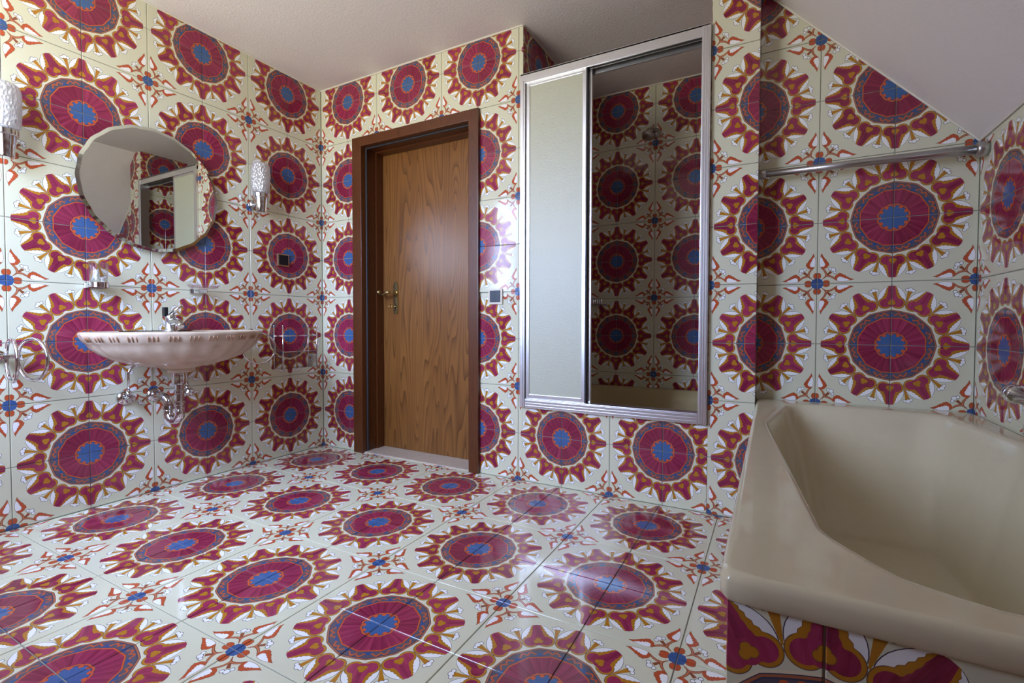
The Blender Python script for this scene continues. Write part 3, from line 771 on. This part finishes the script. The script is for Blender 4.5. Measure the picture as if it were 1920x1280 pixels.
# mixer tap on the basin
tp = thing('basin_mixer', 'chrome single-lever mixer tap at the back of the washbasin', 'tap', (.085, -.955, RB - .003))
build('body', [lathe((.075, -.955, RB - .006), [(.030, 0), (.030, .006), (.024, .012), (.022, .06), (.024, .075), (.020, .085), (0, .088)], 20)], 'grey_metal', tp, True)
build('spout', [tube(bez((.08, -.955, RB + .04), (.13, -.96, RB + .05), (.17, -.965, RB + .05), (.195, -.97, RB + .02), 10), [.018] * 5 + [.016] * 3 + [.014] * 3, 14)], 'grey_metal', tp, True)
build('lever', [tube([(.075, -.955, RB + .078), (.09, -.94, RB + .10), (.115, -.925, RB + .125)], [.010, .008, .009], 10)], 'chrome', tp, True)
build('lever_cap', [box(.058, .084, -.985, -.969, RB + .07, RB + .115, .003)], 'black', tp)

# bottle trap and valves
tr = thing('drain_trap', 'chrome bent waste trap under the washbasin', 'pipe', (.0, BY, .40))
TXp = .205
build('tailpipe', [tube([(TXp, BY, .60), (TXp, BY, .40)], .019, 20), lathe((TXp, BY, .540), [(.022, 0), (.031, .006), (.033, .045), (.030, .06)], 20), lathe((TXp, BY, .50), [(.019, -.002), (.0225, 0), (.0225, .01), (.019, .014)], 20),
                   lathe((TXp, BY, .445), [(.019, -.004), (.0235, 0), (.0235, .012), (.019, .016)], 20)], 'chrome', tr, True, auto=35)
build('u_bend', [tube([(TXp, BY, .43)] + [(TXp - .04 + .04 * math.cos(t_), BY - .012 * (1 - math.cos(t_)) / 2, .405 - .04 * math.sin(t_)) for t_ in [PI * q / 14 for q in range(15)]] + [(TXp - .08, BY - .012, .425)], .019, 18)], 'chrome', tr, True)
build('outlet', [tube([(TXp - .08, BY - .012, .42), (TXp - .08, BY - .012, .435)] + bez((TXp - .08, BY - .012, .44), (TXp - .08, BY - .012, .478), (TXp - .10, BY - .014, .478), (.002, BY - .014, .478), 10), .0185, 18),
                 lathe((TXp - .08, BY - .012, .418), [(.0185, -.002), (.024, 0), (.024, .016), (.0185, .02)], 20)], 'chrome', tr, True, auto=35)
build('wall_rosette', [lathe((.001, BY - .014, .478), [(.034, 0), (.032, .008), (.020, .016)], 24, 'x')], 'chrome', tr, True)
for (yv, lab) in ((-1.12, 'chrome angle valve with curved supply pipe left of the waste trap'), (-.868, 'chrome angle valve with straight supply pipe right of the waste trap')):
    av = thing('angle_valve', lab, 'valve', (0, yv, .47), 'angle valves under the washbasin')
    build('rosette', [lathe((.001, yv, .478), [(.034, 0), (.031, .009), (.016, .017)], 20, 'x')], 'chrome', av, True)
    build('body', [tube([(.008, yv, .478), (.050, yv, .478)], .011, 14), tube([(.042, yv, .478), (.042, yv, .515)], [.011, .009], 14)], 'chrome', av, True)
    build('handwheel', [lathe((.050, yv, .478), [(.011, 0), (.017, .004), (.018, .018), (.014, .024), (0, .025)], 8, 'x')], 'chrome', av, True, auto=35)
    top = -.985 + (yv + .985) * .45
    build('supply_pipe', [tube([(.042, yv, .51), (.042, yv, .575)] + bez((.042, yv, .59), (.042, yv, .64), (.05, top, .63), (.06, top, .685), 10), .005, 10)], 'chrome', av, True)

# ------------------------------------------------------------------ mirror
MY, MZ, MR = -.996, 1.472, .297
mir = thing('mirror', 'round frameless mirror with a faceted glass edge above the washbasin', 'mirror', (0, MY, MZ))
NF = 20
def mring(r_, x_, amp):
    out = []
    for i in range(NF * 6):
        a_ = 2 * PI * i / (NF * 6); f_ = (i % 6) / 6
        out.append((x_, MY + r_ * (1 - amp * (.5 - abs(f_ - .5)) * 2) * math.cos(a_), MZ + r_ * (1 - amp * (.5 - abs(f_ - .5)) * 2) * math.sin(a_)))
    return out
build('glass_face', [([p for p in mring(MR - .014, .0345, .013)], [tuple(range(NF * 6))])], 'mirror', mir)
build('bevel', [loft([mring(MR - .014, .0345, .013), mring(MR, .0300, .013)], False)], 'mirror_edge', mir)
build('backing', [loft([mring(MR, .0300, .013), mring(MR - .001, .026, .013), mring(MR - .03, .020, .0)]), lathe((0, MY, MZ), [(.12, .001), (.12, .0262)], 24, 'x')], 'mirror_side', mir)

# ------------------------------------------------------------------ wall lamps
def wall_lamp(y, label):
    L = thing('wall_lamp', label, 'lamp', (0, y, 1.46), 'wall lamps beside the mirror')
    cx_ = .075
    build('wall_plate', [lathe((.001, y, 1.515), [(.030, 0), (.028, .008), (.012, .014), (.011, .05)], 24, 'x')], 'chrome', L, True, auto=40)
    build('socket_cup', [lathe((cx_, y, 1.465), [(.0, 0), (.024, .0), (.027, .006), (.034, .085)], 28)], 'chrome', L, True, auto=40)
    build('collar', [lathe((cx_, y, 1.548), [(.034, 0), (.041, .003), (.041, .022), (.036, .026), (.0, .026)], 28)], 'chrome', L, True, auto=40)
    prof = [(.030, .110), (.040, .112), (.046, .120), (.048, .16), (.049, .22), (.048, .258), (.042, .276), (.030, .284)]
    out = []
    rg = []
    rnd = random.Random(3)
    for (r_, h_) in [(a1 + (a2 - a1) * t_, b1 + (b2 - b1) * t_) for (a1, b1), (a2, b2) in zip(prof, prof[1:]) for t_ in (0, .34, .67)] + [prof[-1]]:
        rg.append([(cx_ + (r_ + rnd.uniform(-.0012, .0016)) * math.cos(2 * PI * j / 40), y + (r_ + rnd.uniform(-.0012, .0016)) * math.sin(2 * PI * j / 40), 1.465 + h_) for j in range(40)])
    inn = [[(cx_ + (p[0] - cx_) * .88, y + (p[1] - y) * .88, p[2]) for p in r2] for r2 in (rg[-1], rg[9], rg[0])]
    build('glass_shade', [loft(rg + inn, False), ([], [])], 'crystal', L, True)
    build('bulb', [lathe((cx_, y, 1.575), [(.014, 0), (.016, .03), (.021, .06), (.020, .09), (.012, .108), (0, .112)], 16)], 'pvc', L, True)
wall_lamp(-.480, 'small chrome wall lamp with ice-glass shade right of the round mirror')
wall_lamp(-1.515, 'small chrome wall lamp with ice-glass shade left of the round mirror')

# ------------------------------------------------------------------ holders above the basin
th = thing('tumbler_holder', 'chrome wall holder carrying a clear tumbler left above the washbasin', 'holder', (0, -1.23, .98))
build('bracket', [box(.001, .014, -1.262, -1.198, .983, 1.009, .003), box(.012, .03, -1.245, -1.215, .988, 1.004, .002)], 'chrome', th)
build('ring', [lathe((.062, -1.23, .985), [(.034, 0), (.037, .002), (.037, .022), (.034, .024), (.034, 0)], 30)], 'chrome', th, True, auto=40)
tmb = build('tumbler', [lathe((.062, -1.23, .983), [(0, .0), (.028, 0), (.030, .004), (.0345, .112), (.0325, .113), (.028, .012), (0, .012)], 30)], 'glass', None, True, loc=(.062, -1.23, .983))
tag(tmb, 'clear glass tumbler standing in the chrome holder', 'tumbler')
sd = thing('soap_holder', 'chrome wall holder with a clear shallow soap dish above the washbasin', 'soap dish', (0, -.80, .98))
build('bracket', [box(.001, .014, -.832, -.768, .983, 1.009, .003), box(.012, .07, -.822, -.778, .985, 1.007, .003)], 'chrome', sd)
build('dish', [loft([[(a, b, 1.008) for a, b in rr(.075, -.80, .035, .045, .02)], [(a, b, 1.012) for a, b in rr(.075, -.80, .045, .058, .025)], [(a, b, 1.028) for a, b in rr(.075, -.80, .052, .066, .028)], [(a, b, 1.028) for a, b in rr(.075, -.80, .049, .063, .026)],
                     [(a, b, 1.015) for a, b in rr(.075, -.80, .043, .056, .024)], [(a, b, 1.012) for a, b in rr(.075, -.80, .033, .043, .02)]])], 'pinkglass', sd, True, auto=40)

# ------------------------------------------------------------------ switches
sw = thing('wall_socket', 'black square wall socket with gold rim on the basin wall', 'socket', (0, -.294, 1.18))
build('frame', [box(.0005, .010, -.333, -.255, 1.181, 1.256, .002)], 'gold', sw)
build('insert', [box(.009, .0125, -.326, -.262, 1.188, 1.249, .001)], 'black', sw)
ls = thing('light_switch', 'dark rocker light switch in an ivory frame beside the door', 'switch', (1.364, 0, .94))
build('frame', [box(1.321, 1.407, -.011, -.0005, .934, 1.018, .003)], 'ivory', ls)
build('rocker', [box(1.332, 1.364, -.015, -.010, .946, 1.008, .001)], 'bluegrey', ls)
build('rocker', [box(1.3645, 1.396, -.015, -.010, .946, 1.008, .001)], 'bluegrey', ls)

# ------------------------------------------------------------------ towel rings, rack
tl = thing('towel_ring', 'chrome double towel ring left of the washbasin', 'towel ring', (0, -1.535, .68), 'towel rings')
build('bracket', [lathe((.001, -1.535, .70), [(.026, 0), (.024, .01), (.012, .016), (.010, .06)], 20, 'x'), tube([(.05, -1.56, .70), (.05, -1.48, .70)], .009, 12), box(.03, .11, -1.545, -1.525, .692, .708, .003)], 'chrome', tl, True, auto=40)
build('ring', [tube(ring_pts((.11, -1.462, .686), (.97, .24, 0), (0, 0, 1), .082, 44), .0062, 10, closed=True)], 'chrome', tl, True)
build('ring', [tube(ring_pts((.11, -1.520, .686), (.99, -.08, 0), (0, 0, 1), .082, 44), .0062, 10, closed=True)], 'chrome', tl, True)
t2 = thing('towel_ring', 'chrome single towel ring right of the washbasin', 'towel ring', (0, -.505, .70), 'towel rings')
build('bracket', [lathe((.001, -.505, .775), [(.024, 0), (.022, .01), (.012, .016), (.010, .075)], 20, 'x')], 'chrome', t2, True, auto=40)
build('ring', [tube(ring_pts((.08, -.505, .686), (.25, .97, 0), (0, 0, 1), .088, 44), .0048, 10, closed=True)], 'chrome', t2, True)

rk = thing('wire_rack', 'clear acrylic rack with chrome rods on the wall in the room corner', 'rack', (0, -.24, .54))
rx0, rx1, ry0, ry1, rz0, rz1 = .012, .095, -.365, -.125, .555, .80
for (px, py) in ((rx0, ry0), (rx1, ry0), (rx0, ry1), (rx1, ry1)):
    build('rod', [tube([(px, py, rz0 - .01), (px, py, rz1 + .01)], .0035, 8), lathe((px, py, rz1 + .01), [(.0035, 0), (.005, .003), (0, .008)], 8)], 'chrome', rk, True)
build('rail', [tube([(rx1, ry0, .752), (rx1, ry1, .752)], .003, 8)], 'chrome', rk, True)
for yy in (ry0, ry1): build('rail', [tube([(rx0, yy, .752), (rx1, yy, .752)], .003, 8)], 'chrome', rk, True)
build('rail', [tube([(rx1, ry0, .655), (rx1, ry1, .655)], .0025, 8)], 'chrome', rk, True)
build('front_panel', [box(rx1 + .004, rx1 + .007, ry0 + .005, ry1 - .005, rz0, .655)], 'acrylic', rk)
build('side_panel', [box(rx0, rx1, ry0 - .006, ry0 - .003, rz0, .655)], 'acrylic', rk)
build('side_panel', [box(rx0, rx1, ry1 + .003, ry1 + .006, rz0, .655)], 'acrylic', rk)
build('bottom_panel', [box(rx0, rx1 + .004, ry0, ry1, rz0 - .003, rz0)], 'acrylic', rk)
build('wall_fixing', [tube([(.001, ry1 + .04, .752), (rx0, ry1 + .04, .752)], .008, 10), tube([(rx0, ry1, .752), (rx0, ry1 + .07, .752)], .004, 8)], 'chrome', rk, True)
